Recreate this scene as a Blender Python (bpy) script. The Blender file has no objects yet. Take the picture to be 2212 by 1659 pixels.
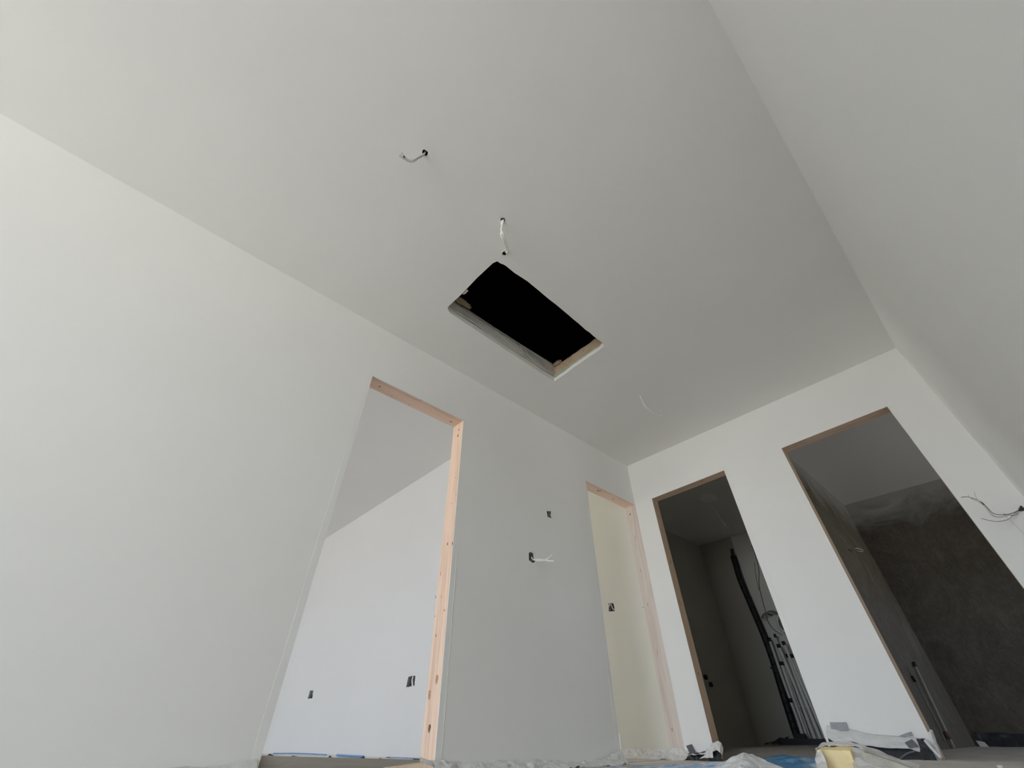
import bpy, bmesh, math, random
from math import sin, cos, pi, radians, atan2, hypot
from mathutils import Vector, noise
from mathutils.geometry import tessellate_polygon

scene = bpy.context.scene
col = scene.collection

# ---------------------------------------------------------------- camera
PITCH, YAW, FPX, CAMZ = 40.396, 47.592, 889.0, 0.095
cam_d = bpy.data.cameras.new('camera')
cam_d.sensor_fit = 'HORIZONTAL'; cam_d.sensor_width = 36.0
cam_d.lens = 36.0 * FPX / 2212.0
cam_d.clip_start = 0.01; cam_d.clip_end = 200
cam = bpy.data.objects.new('camera', cam_d); col.objects.link(cam)
cam.location = (0, 0, CAMZ)
cam.rotation_euler = (radians(90 + PITCH), 0, radians(YAW))
scene.camera = cam

# ---------------------------------------------------------------- sky, exposure
w = bpy.data.worlds.new('overcast_sky'); scene.world = w; w.use_nodes = True
nt = w.node_tree; nt.nodes.clear()
wo = nt.nodes.new('ShaderNodeOutputWorld'); bg = nt.nodes.new('ShaderNodeBackground')
bg.inputs['Strength'].default_value = 5.0
_tc = nt.nodes.new('ShaderNodeTexCoord'); _sp = nt.nodes.new('ShaderNodeSeparateXYZ'); _rp = nt.nodes.new('ShaderNodeValToRGB')
_mr = nt.nodes.new('ShaderNodeMapRange'); _mr.inputs['From Min'].default_value = -1; _mr.inputs['From Max'].default_value = 1
nt.links.new(_tc.outputs['Generated'], _sp.inputs[0]); nt.links.new(_sp.outputs['Z'], _mr.inputs['Value']); nt.links.new(_mr.outputs[0], _rp.inputs[0])
_e = _rp.color_ramp.elements                   # ground below the horizon, overcast sky above it
_e[0].position = .47; _e[0].color = (.70, .68, .645, 1); _e[1].position = .53; _e[1].color = (.75, .86, 1.03, 1)
nt.links.new(_rp.outputs[0], bg.inputs['Color'])
nt.links.new(bg.outputs[0], wo.inputs[0])
vs = scene.view_settings
vs.view_transform = 'Standard'; vs.look = 'None'; vs.gamma = 1.0; vs.use_curve_mapping = False
vs.exposure = 1.50
scene.cycles.max_bounces = 12; scene.cycles.diffuse_bounces = 10
scene.cycles.sample_clamp_indirect = 6

def portal(name, loc, rot, sx, sy):
    l = bpy.data.lights.new(name, 'AREA'); l.shape = 'RECTANGLE'; l.size = sx; l.size_y = sy
    l.cycles.is_portal = True
    o = bpy.data.objects.new(name, l); col.objects.link(o); o.location = loc; o.rotation_euler = rot
    return o

# main dimensions (metres)
XL, XR, YB, ZC = -2.364, 0.379, 4.071, 2.595
TL, TB = 0.136, 0.115            # thickness of the left and back walls
YR = -7.2                        # rear wall, behind the camera
WIN = (-1.5, 1.8, 0.1, 2.35)   # main window x0,x1,z0,z1
WIN1 = (-6.6, -3.5, 0.3, 2.15)
WIN2 = (2.9, 3.75, 0.7, 1.75)     # small room, in its end wall at x = -6.2
WIN3 = (5.4, 6.9, 1.0, 1.42)       # rendered room, in its right wall
portal('window_daylight', ((WIN[0]+WIN[1])/2, YR-0.12, (WIN[2]+WIN[3])/2), (radians(90), 0, 0), WIN[1]-WIN[0], WIN[3]-WIN[2])
portal('window_daylight', ((WIN1[0]+WIN1[1])/2, YR-0.12, (WIN1[2]+WIN1[3])/2), (radians(90), 0, 0), WIN1[1]-WIN1[0], WIN1[3]-WIN1[2])

portal('window_daylight', (-6.27, (WIN2[0]+WIN2[1])/2, (WIN2[2]+WIN2[3])/2), (0, radians(-90), 0), WIN2[3]-WIN2[2], WIN2[1]-WIN2[0])
portal('window_daylight', (2.6, (WIN3[0]+WIN3[1])/2, (WIN3[2]+WIN3[3])/2), (0, radians(90), 0), WIN3[3]-WIN3[2], WIN3[1]-WIN3[0])

def smooth01(t): t = max(0.0, min(1.0, t)); return t*t*(3-2*t)
def fz(x, y):
    """height of the rough screed: it falls towards the left wall"""
    return (-.020 - .042*smooth01((-x-.6)/1.6)) * (1 - smooth01((y-4.2)/.8))
# ---------------------------------------------------------------- sight lines measured in the photograph
_p, _y = radians(PITCH), radians(YAW)
def ray(x, y):
    a, u = x - 1106.0, -(y - 829.5)
    f = FPX*cos(_p) - u*sin(_p); z = FPX*sin(_p) + u*cos(_p)
    return Vector((a*cos(_y) - f*sin(_y), a*sin(_y) + f*cos(_y), z))
O = Vector((0, 0, CAMZ))
def at_x(x, y, X): r = ray(x, y); return O + r*(X/r.x)
def at_y(x, y, Y): r = ray(x, y); return O + r*(Y/r.y)
def at_z(x, y, Z): r = ray(x, y); return O + r*((Z-CAMZ)/r.z)
def at_h(x, y, d): r = ray(x, y); return O + r*(d/hypot(r.x, r.y))

# ---------------------------------------------------------------- materials
def new_mat(name):
    m = bpy.data.materials.new(name); m.use_nodes = True
    n = m.node_tree; return m, n, n.nodes['Principled BSDF']
def ramp(n, fac, stops):
    r = n.nodes.new('ShaderNodeValToRGB'); e = r.color_ramp.elements
    while len(e) < len(stops): e.new(0.5)
    for k, (p, c) in enumerate(stops): e[k].position = p; e[k].color = (*c, 1)
    n.links.new(fac, r.inputs[0]); return r.outputs[0]
def noise_tex(n, scale, detail=4, rough=.5, stretch=(1, 1, 1), dist=0.0):
    t = n.nodes.new('ShaderNodeTexCoord'); mp = n.nodes.new('ShaderNodeMapping')
    mp.inputs['Scale'].default_value = stretch
    x = n.nodes.new('ShaderNodeTexNoise'); x.inputs['Scale'].default_value = scale
    x.inputs['Detail'].default_value = detail; x.inputs['Roughness'].default_value = rough
    x.inputs['Distortion'].default_value = dist
    n.links.new(t.outputs['Object'], mp.inputs[0]); n.links.new(mp.outputs[0], x.inputs['Vector'])
    return x.outputs['Fac']
def bump(n, b, h, strength, dist=0.002):
    k = n.nodes.new('ShaderNodeBump'); k.inputs['Strength'].default_value = strength
    k.inputs['Distance'].default_value = dist
    n.links.new(h, k.inputs['Height']); n.links.new(k.outputs[0], b.inputs['Normal'])
def plain(name, c, rough=.6, var=.06, scale=12, metal=0, spec=.5, bmp=0.2, stretch=(1, 1, 1)):
    m, n, b = new_mat(name)
    f = noise_tex(n, scale, 5, .6, stretch)
    lo = tuple(v*(1-var) for v in c); hi = tuple(min(1, v*(1+var)) for v in c)
    n.links.new(ramp(n, f, [(.3, lo), (.7, hi)]), b.inputs['Base Color'])
    b.inputs['Roughness'].default_value = rough; b.inputs['Metallic'].default_value = metal
    b.inputs['Specular IOR Level'].default_value = spec
    if bmp: bump(n, b, f, bmp)
    return m
def paint(name, c, rough=.75):
    m, n, b = new_mat(name)
    f = noise_tex(n, .9, 3, .55)
    n.links.new(ramp(n, f, [(.3, tuple(v*.985 for v in c)), (.7, tuple(min(1, v*1.012) for v in c))]), b.inputs['Base Color'])
    b.inputs['Roughness'].default_value = rough; b.inputs['Specular IOR Level'].default_value = .25
    bump(n, b, noise_tex(n, 160, 3, .6), .12, .001)
    return m
def wood(name, c1, c2, axis, rough=.6, scale=9):
    m, n, b = new_mat(name)
    st = [1, 1, 1]; st[axis] = .06; st = tuple(v*1.0 for v in st)
    f = noise_tex(n, scale*4, 5, .6, st, .6)
    f2 = noise_tex(n, scale*.6, 3, .5, tuple(v*1.0 for v in st))
    mx = n.nodes.new('ShaderNodeMath'); mx.operation = 'ADD'; n.links.new(f, mx.inputs[0]); n.links.new(f2, mx.inputs[1])
    hf = n.nodes.new('ShaderNodeMath'); hf.operation = 'MULTIPLY'; n.links.new(mx.outputs[0], hf.inputs[0]); hf.inputs[1].default_value = .5
    n.links.new(ramp(n, hf.outputs[0], [(.38, c2), (.5, c1), (.64, tuple(min(1, v*1.06) for v in c1))]), b.inputs['Base Color'])
    b.inputs['Roughness'].default_value = rough; b.inputs['Specular IOR Level'].default_value = .3
    bump(n, b, f, .25, .001)
    return m
def film(name, c, alpha, rough=.3, spec=.5, coat=0.0):
    m, n, b = new_mat(name)
    f = noise_tex(n, 30, 5, .65)
    n.links.new(ramp(n, f, [(.3, tuple(v*.9 for v in c)), (.7, c)]), b.inputs['Base Color'])
    b.inputs['Alpha'].default_value = alpha; b.inputs['Roughness'].default_value = rough
    b.inputs['Specular IOR Level'].default_value = spec; b.inputs['Coat Weight'].default_value = coat
    b.inputs['Coat Roughness'].default_value = .08
    bump(n, b, noise_tex(n, 55, 6, .6, (1, 1, 1), 1.5), .35, .004)
    return m

M = {}
M['wall'] = paint('white_wall_paint', (.875, .875, .855))
M['ceil'] = paint('white_ceiling_paint', (.865, .86, .84))
M['room'] = paint('side_room_paint', (.87, .87, .87))
M['cream'] = paint('unpainted_cream_plaster', (.78, .76, .68))
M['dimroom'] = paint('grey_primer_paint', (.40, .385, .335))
M['dimleft'] = paint('dull_white_side_wall', (.56, .54, .47))  # left wall colour lightened to make up for the little light reaching it
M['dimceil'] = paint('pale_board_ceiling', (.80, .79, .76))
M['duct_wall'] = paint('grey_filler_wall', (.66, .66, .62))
M['seam'] = paint('cut_board_edge', (.78, .78, .76))
M['pine'] = wood('pine_stud', (.80, .60, .46), (.66, .45, .32), 2)
M['pine_y'] = wood('pine_lintel', (.86, .66, .53), (.70, .50, .38), 1)
M['pine_x'] = wood('pine_lintel_brown', (.70, .54, .42), (.55, .40, .29), 0)
M['pine_b'] = wood('pine_stud_brown', (.66, .50, .36), (.52, .37, .25), 2)
M['pine_pale'] = wood('pine_stud_plaster_smeared', (.74, .66, .60), (.66, .55, .48), 2)
M['knot'] = plain('knot_brown', (.16, .09, .05), .7, .2, 90)
M['greywood'] = wood('weathered_board', (.42, .39, .35), (.33, .30, .27), 1, .8, 12)
M['batten'] = wood('pine_batten', (.60, .48, .34), (.50, .38, .25), 1)
M['greenboard'] = plain('green_board_edge', (.50, .55, .44), .8, .1, 60)
M['gypsum'] = plain('gypsum_core', (.72, .71, .62), .9, .06, 60)
M['grey_film'] = film('vapour_barrier_film', (.66, .645, .62), 1.0, .3, .6)
M['white_film'] = film('white_masking_film', (.80, .80, .78), .9, .4)
M['clear_film'] = film('milky_polythene', (.88, .88, .87), .66, .25, .7)
M['blue_film'] = film('blue_polythene', (.07, .29, .58), 1.0, .22, .6, .45)
M['blue_line'] = plain('blue_marking', (.20, .36, .66), .5, .2, 30)
M['black'] = plain('black_rubber', (.012, .012, .014), .6, .2, 40)
M['black_film'] = film('black_edge_foil', (.030, .031, .037), 1.0, .4, .4)
M['tape'] = plain('grey_cloth_tape', (.33, .34, .36), .45, .15, 60)
M['offcut'] = plain('grey_green_offcut', (.40, .39, .33), .9, .2, 60)
M['tape_dark'] = plain('dark_cloth_tape', (.10, .105, .115), .45, .15, 60)
M['box'] = plain('grey_plastic_box', (.07, .072, .072), .5, .3, 70)
M['box_dark'] = plain('dark_box_hollow', (.03, .03, .03), .7, .3, 70)
M['cable_white'] = plain('white_cable_sheath', (.93, .92, .88), .4, .04, 60)
M['cable_grey'] = plain('grey_cable_sheath', (.62, .61, .59), .45, .06, 60)
M['cable_dark'] = plain('dark_cable_sheath', (.17, .17, .16), .5, .15, 60)
M['pipe_grey'] = plain('dull_grey_pipe', (.30, .29, .265), .5, .1, 20)
M['pipe'] = plain('pale_plastic_pipe', (.62, .62, .58), .45, .06, 20)
M['attic'] = plain('black_attic_boarding', (.006, .005, .007), .9, .3, 6)  # near black: the unlit dark of the attic is put into the colour
M['insul'] = plain('brown_insulation_fibre', (.34, .26, .18), .95, .35, 90, bmp=.8)
M['foam'] = plain('yellow_foam', (.80, .66, .36), .9, .08, 50, bmp=.5)
def floor_mat():
    m, n, b = new_mat('grey_brown_screed')
    f = noise_tex(n, 6, 8, .7); g = noise_tex(n, 120, 4, .6)
    n.links.new(ramp(n, f, [(.3, (.46, .43, .395)), (.55, (.57, .54, .50)), (.75, (.65, .62, .58))]), b.inputs['Base Color'])
    b.inputs['Roughness'].default_value = .9; bump(n, b, g, .6, .004); return m
M['floor'] = floor_mat()
def render_mat(name='rough_cement_render', k=1.0):
    m, n, b = new_mat(name)
    f = noise_tex(n, 1.3, 6, .7, (1, 1, 1), 2.5); g = noise_tex(n, 14, 6, .7, (1, 1, .5), 3.0)
    mx = n.nodes.new('ShaderNodeMath'); mx.operation = 'ADD'; n.links.new(f, mx.inputs[0]); n.links.new(g, mx.inputs[1])
    hf = n.nodes.new('ShaderNodeMath'); hf.operation = 'MULTIPLY'; n.links.new(mx.outputs[0], hf.inputs[0]); hf.inputs[1].default_value = .5
    c = ramp(n, hf.outputs[0], [(.35, (.13*k, .112*k, .088*k)), (.5, (.19*k, .168*k, .135*k)), (.65, (.265*k, .24*k, .20*k))])
    # pale filler smeared along the top of the render
    t = n.nodes.new('ShaderNodeTexCoord'); s = n.nodes.new('ShaderNodeSeparateXYZ'); n.links.new(t.outputs['Object'], s.inputs[0])
    a = n.nodes.new('ShaderNodeMath'); a.operation = 'MULTIPLY_ADD'; n.links.new(f, a.inputs[0]); a.inputs[1].default_value = .55; n.links.new(s.outputs['Z'], a.inputs[2])
    r2 = n.nodes.new('ShaderNodeMapRange'); r2.inputs['From Min'].default_value = 2.36; r2.inputs['From Max'].default_value = 2.86
    r2.interpolation_type = 'SMOOTHSTEP'
    n.links.new(a.outputs[0], r2.inputs['Value'])
    mix = n.nodes.new('ShaderNodeMix'); mix.data_type = 'RGBA'
    n.links.new(r2.outputs[0], mix.inputs['Factor']); n.links.new(c, mix.inputs['A']); mix.inputs['B'].default_value = (.42, .41, .385, 1)
    n.links.new(mix.outputs['Result'], b.inputs['Base Color'])
    b.inputs['Roughness'].default_value = .95; bump(n, b, g, .7, .008); return m
M['render'] = render_mat(k=.85)
M['render_dark'] = render_mat('damp_cement_render', .52)  # darker copy of the render, back wall shade put into its colour

# ---------------------------------------------------------------- object helpers
def tag(o, label=None, cat=None, group=None, kind=None):
    if label: o['label'] = label
    if cat: o['category'] = cat
    if group: o['group'] = group
    if kind: o['kind'] = kind
    return o
def empty(name, loc=(0, 0, 0)):
    o = bpy.data.objects.new(name, None); col.objects.link(o); o.location = loc
    o.empty_display_size = .05; return o
def link(name, bm, mat, parent=None, smooth=False):
    bmesh.ops.recalc_face_normals(bm, faces=bm.faces[:])
    me = bpy.data.meshes.new(name); bm.to_mesh(me); bm.free()
    me.materials.append(M[mat])
    if smooth:
        for p in me.polygons: p.use_smooth = True
    o = bpy.data.objects.new(name, me); col.objects.link(o)
    if parent:
        o.parent = parent
        q = parent
        off = Vector((0, 0, 0))
        while q: off += q.location; q = q.parent
        me.transform(__import__('mathutils').Matrix.Translation(-off))
    return o
def origin_to(o, p):
    """put the object's origin at p (world) without moving its mesh"""
    p = Vector(p); o.data.transform(__import__('mathutils').Matrix.Translation(-p)); o.location = p; return o

def slab(name, o, u, v, n, outline, holes, t, mat, parent=None):
    """a board: outline and holes in (u,v) coordinates, front face at o looking along n, thickness t behind"""
    o, u, v, n = map(Vector, (o, u, v, n))
    bm = bmesh.new(); loops = [outline] + holes
    tris = tessellate_polygon([[Vector((a, b, 0)) for a, b in lp] for lp in loops])
    flat = [p for lp in loops for p in lp]
    F = [bm.verts.new(o + u*a + v*b) for a, b in flat]
    B = [bm.verts.new(o + u*a + v*b - n*t) for a, b in flat]
    for a, b, c in tris:
        if len({a, b, c}) == 3:
            try: bm.faces.new((F[a], F[b], F[c])); bm.faces.new((B[c], B[b], B[a]))
            except ValueError: pass
    k = 0
    for lp in loops:
        m = len(lp)
        for i in range(m):
            j = (i+1) % m
            bm.faces.new((F[k+i], F[k+j], B[k+j], B[k+i]))
        k += m
    return link(name, bm, mat, parent)

def box_bm(lo, hi, bm=None):
    bm = bm or bmesh.new()
    v = [bm.verts.new((x, y, z)) for x in (lo[0], hi[0]) for y in (lo[1], hi[1]) for z in (lo[2], hi[2])]
    for f in ((0, 1, 3, 2), (4, 6, 7, 5), (0, 4, 5, 1), (2, 3, 7, 6), (0, 2, 6, 4), (1, 5, 7, 3)):
        bm.faces.new([v[i] for i in f])
    return bm
def box(name, lo, hi, mat, parent=None): return link(name, box_bm(lo, hi), mat, parent)
def hexa(name, a, b, mat, parent=None):
    """solid between two quads a and b (4 points each)"""
    bm = bmesh.new(); A = [bm.verts.new(p) for p in a]; B = [bm.verts.new(p) for p in b]
    bm.faces.new(A); bm.faces.new(B[::-1])
    for i in range(4): j = (i+1) % 4; bm.faces.new((A[i], A[j], B[j], B[i]))
    return link(name, bm, mat, parent)

def smooth_path(pts, per=6):
    pts = [Vector(p) for p in pts]
    if len(pts) < 3: return pts
    out = []
    for i in range(len(pts)-1):
        p0 = pts[max(i-1, 0)]; p1 = pts[i]; p2 = pts[i+1]; p3 = pts[min(i+2, len(pts)-1)]
        for k in range(per):
            t = k/per
            out.append(.5*((2*p1) + (p2-p0)*t + (2*p0-5*p1+4*p2-p3)*t*t + (3*p1-p0-3*p2+p3)*t**3))
    out.append(pts[-1]); return out
def tube_bm(pts, r, seg=8, per=6, bm=None, r2=None):
    bm = bm or bmesh.new(); P = smooth_path(pts, per); rings = []
    up = Vector((.31, .17, .93))
    for i, p in enumerate(P):
        d = (P[min(i+1, len(P)-1)] - P[max(i-1, 0)]).normalized()
        s = d.cross(up); 
        if s.length < .05: s = d.cross(Vector((1, 0, 0)))
        s.normalize(); q = d.cross(s)
        rr = r if r2 is None else r + (r2-r)*i/(len(P)-1)
        rings.append([bm.verts.new(p + (s*cos(2*pi*k/seg) + q*sin(2*pi*k/seg))*rr) for k in range(seg)])
    for a, b in zip(rings, rings[1:]):
        for k in range(seg): j = (k+1) % seg; bm.faces.new((a[k], a[j], b[j], b[k]))
    bm.faces.new(rings[0][::-1]); bm.faces.new(rings[-1]); return bm
def tube(name, pts, r, mat, parent=None, seg=8, per=6, r2=None):
    return link(name, tube_bm(pts, r, seg, per, r2=r2), mat, parent, True)

def lerp_line(pts, t):
    """point at parameter t (0..1) along polyline by index"""
    f = t*(len(pts)-1); i = min(int(f), len(pts)-2); return pts[i].lerp(pts[i+1], f-i)
def sheet(name, lines, nu, nv, amp, mat, parent=None, seed=0, freq=14, thick=.0008, pin=0, smooth=False):
    """crumpled thin sheet lofted through several polylines, creased by noise"""
    L = [[Vector(p) for p in ln] for ln in lines]; off = Vector((seed*7.3, seed*3.1, seed*1.7)); g = []
    for i in range(nu+1):
        cols = [lerp_line(ln, i/nu) for ln in L]
        g.append([lerp_line(cols, j/nv) for j in range(nv+1)])
    bm = bmesh.new(); V = []
    for i in range(nu+1):
        row = []
        for j in range(nv+1):
            p = g[i][j]
            du = g[min(i+1, nu)][j] - g[max(i-1, 0)][j]; dv = g[i][min(j+1, nv)] - g[i][max(j-1, 0)]
            n = du.cross(dv)
            n = n.normalized() if n.length > 1e-9 else Vector((0, 0, 1))
            q = p*freq + off
            h = (1 - 2*abs(noise.noise(q))) * .6 + noise.noise(q*2.3) * .5 + noise.noise(q*5.1)*.2
            k = 1.0 if not pin else min(1, (j/nv)*pin)
            row.append(bm.verts.new(p + n*h*amp*k + Vector((0, 0, 1))*noise.noise(q*1.7+Vector((9, 9, 9)))*amp*.4*k))
        V.append(row)
    for i in range(nu):
        for j in range(nv): bm.faces.new((V[i][j], V[i+1][j], V[i+1][j+1], V[i][j+1]))
    o = link(name, bm, mat, parent, smooth)
    s = o.modifiers.new('thickness', 'SOLIDIFY'); s.thickness = thick
    return o

# ================================================================ SETTING
G = .03                                   # timber lining thickness in the door openings
def q_left(pts):  return [(at_x(x, y, XL).y, at_x(x, y, XL).z) for x, y in pts]
def q_back(pts):  return [(at_y(x, y, YB).x, at_y(x, y, YB).z) for x, y in pts]
# door quads: top-left, top-right, bottom-right, bottom-left in wall coordinates
D1 = [(.772, 2.10), (1.607, 2.10), (1.626, -.06), (.772, -.06)]
D2 = [(3.195, 2.10), (YB, 2.10), (YB, -.06), (3.20, -.06)]
D3 = [(-2.142, 2.097), (-1.303, 2.112), (-1.292, -.055), (-2.112, -.055)]
D4 = [(-.748, 2.117), (.088, 2.135), (.10, -.03), (-.712, -.03)]
def notch(d, zf=0, grow=G):
    (a, zt), (b, zt2), (c, _), (e, _) = d
    return [(e-grow, zf), (a-grow, zt+grow), (b+grow, zt2+grow), (c+grow, zf)]

# socket holes
def jag(pts, seed, amt=.003, sub=3):
    rnd = random.Random(seed); out = []
    for i in range(len(pts)):
        a, b = Vector(pts[i]), Vector(pts[(i+1) % len(pts)])
        for k in range(sub):
            p = a.lerp(b, k/sub); out.append((p.x + rnd.uniform(-amt, amt), p.y + rnd.uniform(-amt, amt)))
    return out
holes_left = [jag(q_left([(1181, 1104), (1191.5, 1104), (1190.5, 1113), (1193, 1120), (1183, 1117)]), 1, .002, 2),
              jag(q_left([(1142, 1194), (1148, 1192), (1154, 1196), (1154.5, 1205), (1158, 1211), (1155, 1215), (1150, 1216), (1143, 1210)]), 2, .002, 2)]
far1 = 2.372
q_far = lambda pts: [(at_y(x, y, far1).x, at_y(x, y, far1).z) for x, y in pts]
holes_far = [jag(q_far([(669, 1492), (678, 1492), (674, 1508.5), (665, 1509)]), 3, .003, 3),
             jag(q_far([(882.5, 1461), (897, 1460), (896, 1473), (895, 1481), (888, 1482), (877, 1484)]), 4, .003, 3)]
q_cream = lambda pts: [(at_y(x, y, YB).x, at_y(x, y, YB).z) for x, y in pts]
holes_back = [jag(q_cream([(1314, 1304), (1325, 1303), (1328, 1320), (1315, 1321)]), 5, .003, 3)]
# a junction hole at the right edge of the photograph
def circ(a, b, r, n=9, seed=0, j=.15):
    rnd = random.Random(seed); return [(a + r*cos(2*pi*k/n)*(1+rnd.uniform(-j, j)), b + r*sin(2*pi*k/n)*(1+rnd.uniform(-j, j))) for k in range(n)]
pj = at_y(2207, 1100, YB); holes_back.append(circ(pj.x, pj.z, .014, 9, 3))

ZB = -.14
ceil_top = ZC
# left wall: outline with the two doorways notched in
ol = [(YR, ZB)] + notch(D1, ZB) + [(D2[3][0]-G, ZB), (D2[0][0]-G, 2.10+G), (YB, 2.10+G), (YB, ceil_top), (YR, ceil_top)]
wl = slab('wall_left', (XL, 0, 0), (0, 1, 0), (0, 0, 1), (1, 0, 0), ol, holes_left, TL, 'wall')
tag(wl, 'long white painted wall on the left with two door openings and two socket holes', 'wall', kind='structure')
# back wall, running on behind the small room
ob = [(-6.2, ZB)] + notch(D3, ZB) + notch(D4, ZB) + [(2.7, ZB), (2.7, ceil_top), (-6.2, ceil_top)]
wb = slab('wall_back', (0, YB, 0), (1, 0, 0), (0, 0, 1), (0, -1, 0), ob, holes_back, TB, 'wall')
tag(wb, 'white painted end wall with two dark door openings', 'wall', kind='structure')
wr = box('wall_right', (XR, -1.0, ZB), (XR+.15, YB+.02, ceil_top), 'wall')
wr2 = box('wall_right', (2.7, YR-.3, ZB), (2.85, YB+.1, ceil_top), 'wall'); tag(wr2, 'white outer wall beyond the end of the right wall', 'wall', kind='structure')
tag(wr, 'plain white painted wall filling the right side above the camera', 'wall', kind='structure')
# rear walls with the windows that light the rooms
def rect(a, b, c, d): return [(a, c), (b, c), (b, d), (a, d)]
wre = slab('wall_rear', (0, YR, 0), (1, 0, 0), (0, 0, 1), (0, 1, 0), rect(-8.6, 2.7, ZB, ceil_top), [rect(*WIN), rect(*WIN1)], .25, 'wall')
tag(wre, 'white wall behind the camera holding the windows', 'wall', kind='structure')
def window(name, W, mull, label):
    x0, x1, z0, z1 = W; e = empty(name, ((x0+x1)/2, YR-.1, z0)); tag(e, label, 'window', kind='structure')
    y0, y1 = YR-.14, YR-.08; f = .06
    for lo, hi in (((x0, y0, z0), (x0+f, y1, z1)), ((x1-f, y0, z0), (x1, y1, z1)), ((x0+f, y0, z0), (x1-f, y1, z0+f)), ((x0+f, y0, z1-f), (x1-f, y1, z1))):
        box('window_frame', lo, hi, 'seam', e)
    for m in mull: box('mullion', (m-.04, y0, z0+f), (m+.04, y1, z1-f), 'seam', e)
window('window_1', WIN, [-.4, .7], 'white framed two part window behind the camera')
window('window_2', WIN1, [-5.8, -4.4], 'wide white framed window of the side room')

# ceiling with hatch and cable holes
hpix = [(1073.8, 564.4), (1064.8, 568.5), (1047, 585), (1030, 601), (1011, 621), (989, 643), (970, 661), (967, 665), (969, 671), (974.4, 677.4),
        (1052, 729), (1128, 779), (1197.6, 823.9), (1231, 800), (1268, 774), (1295, 756), (1305.2, 747), (1299.8, 738.9), (1282, 726), (1240, 691),
        (1188, 648), (1140, 608), (1116, 592.5), (1112, 590), (1092.8, 574.4), (1086, 570.5), (1083, 570)]
def zpt(p): v = at_z(p[0], p[1], ZC); return (v.x, v.y)
hatch = []
rnd = random.Random(8)
for i, p in enumerate(hpix):
    a, b = Vector(zpt(p)), Vector(zpt(hpix[(i+1) % len(hpix)])); L = (b-a).length; k = max(1, int(L/.05))
    for j in range(k):
        q = a.lerp(b, j/k); jit = .0025 if j else 0; hatch.append((q.x + rnd.uniform(-jit, jit), q.y + rnd.uniform(-jit, jit)))
c1, c2, c3, c4 = (zpt(p) for p in ((918, 330), (1086, 476), (1090, 547.5), (1382, 853.5)))
cholesceil = [hatch, circ(*c1, .017, 9, 1), circ(*c2, .016, 9, 2), circ(*c3, .016, 9, 3), circ(*c4, .006, 7, 4)]
# (ceiling board: front face looks down)
ce = slab('ceiling', (0, 0, ZC), (1, 0, 0), (0, 1, 0), (0, 0, -1), [(-8.6, YR-.25), (2.85, YR-.25), (2.85, 7.5), (-8.6, 7.5)], cholesceil, .045, 'ceil')
tag(ce, 'large smooth white ceiling with a hatch opening and cable holes', 'ceiling', kind='structure')
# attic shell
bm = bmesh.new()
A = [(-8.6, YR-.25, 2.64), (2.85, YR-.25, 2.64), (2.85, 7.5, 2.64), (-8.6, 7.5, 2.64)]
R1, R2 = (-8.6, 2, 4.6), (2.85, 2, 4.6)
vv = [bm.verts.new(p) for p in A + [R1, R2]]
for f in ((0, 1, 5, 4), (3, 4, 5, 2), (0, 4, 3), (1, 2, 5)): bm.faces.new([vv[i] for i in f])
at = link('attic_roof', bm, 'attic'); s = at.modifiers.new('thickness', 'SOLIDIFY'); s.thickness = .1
tag(at, 'black unlit attic roof boarding seen through the ceiling hatch', 'roof', kind='structure')

# floors
bm = bmesh.new(); xs = [XL-.05 + (2.85-XL+.05)*k/40 for k in range(41)]; ys = [YR-.25 + (7.5-YR+.25)*k/70 for k in range(71)]
def gz(x, y): return fz(x, y) + .0025*noise.noise(Vector((x*3, y*3, 0)))
Vt = [[bm.verts.new((x, y, gz(x, y))) for y in ys] for x in xs]; Vb = [[bm.verts.new((x, y, -.2)) for y in ys] for x in xs]
for a in range(40):
    for b in range(70):
        bm.faces.new((Vt[a][b], Vt[a+1][b], Vt[a+1][b+1], Vt[a][b+1])); bm.faces.new((Vb[a][b], Vb[a][b+1], Vb[a+1][b+1], Vb[a+1][b]))
for a in range(40):
    bm.faces.new((Vt[a][0], Vb[a][0], Vb[a+1][0], Vt[a+1][0])); bm.faces.new((Vt[a][70], Vt[a+1][70], Vb[a+1][70], Vb[a][70]))
for b in range(70):
    bm.faces.new((Vt[0][b], Vt[0][b+1], Vb[0][b+1], Vb[0][b])); bm.faces.new((Vt[40][b], Vb[40][b], Vb[40][b+1], Vt[40][b+1]))
fl = link('floor', bm, 'floor', None, True)
tag(fl, 'bare grey brown screed floor', 'floor', kind='structure')
f2 = box('floor', (-8.6, YR-.25, -.2), (XL-.05, far1, -.10), 'floor'); tag(f2, 'lower unfinished floor of the bright side room', 'floor', kind='structure')
f3 = box('floor', (-6.2, far1+.06, -.2), (XL-.05, 7.5, -.06), 'floor'); tag(f3, 'bare floor of the small room beyond the narrow opening', 'floor', kind='structure')

# side rooms
wf = slab('wall_far', (0, far1, 0), (1, 0, 0), (0, 0, 1), (0, -1, 0), rect(-8.6, XL-TL, ZB, ceil_top), holes_far, .12, 'room')
tag(wf, 'bright bluish white wall inside the room behind the large left doorway', 'wall', kind='structure')
ws = box('wall_side', (-8.75, YR-.25, ZB), (-8.6, far1+.12, ceil_top), 'room'); tag(ws, 'white end wall of the bright side room', 'wall', kind='structure')
we = slab('wall_end', (-6.2, 0, 0), (0, 1, 0), (0, 0, 1), (1, 0, 0), rect(far1+.12, YB, ZB, ceil_top), [rect(*WIN2)], .15, 'cream'); tag(we, 'cream end wall of the small side room', 'wall', kind='structure')
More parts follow.
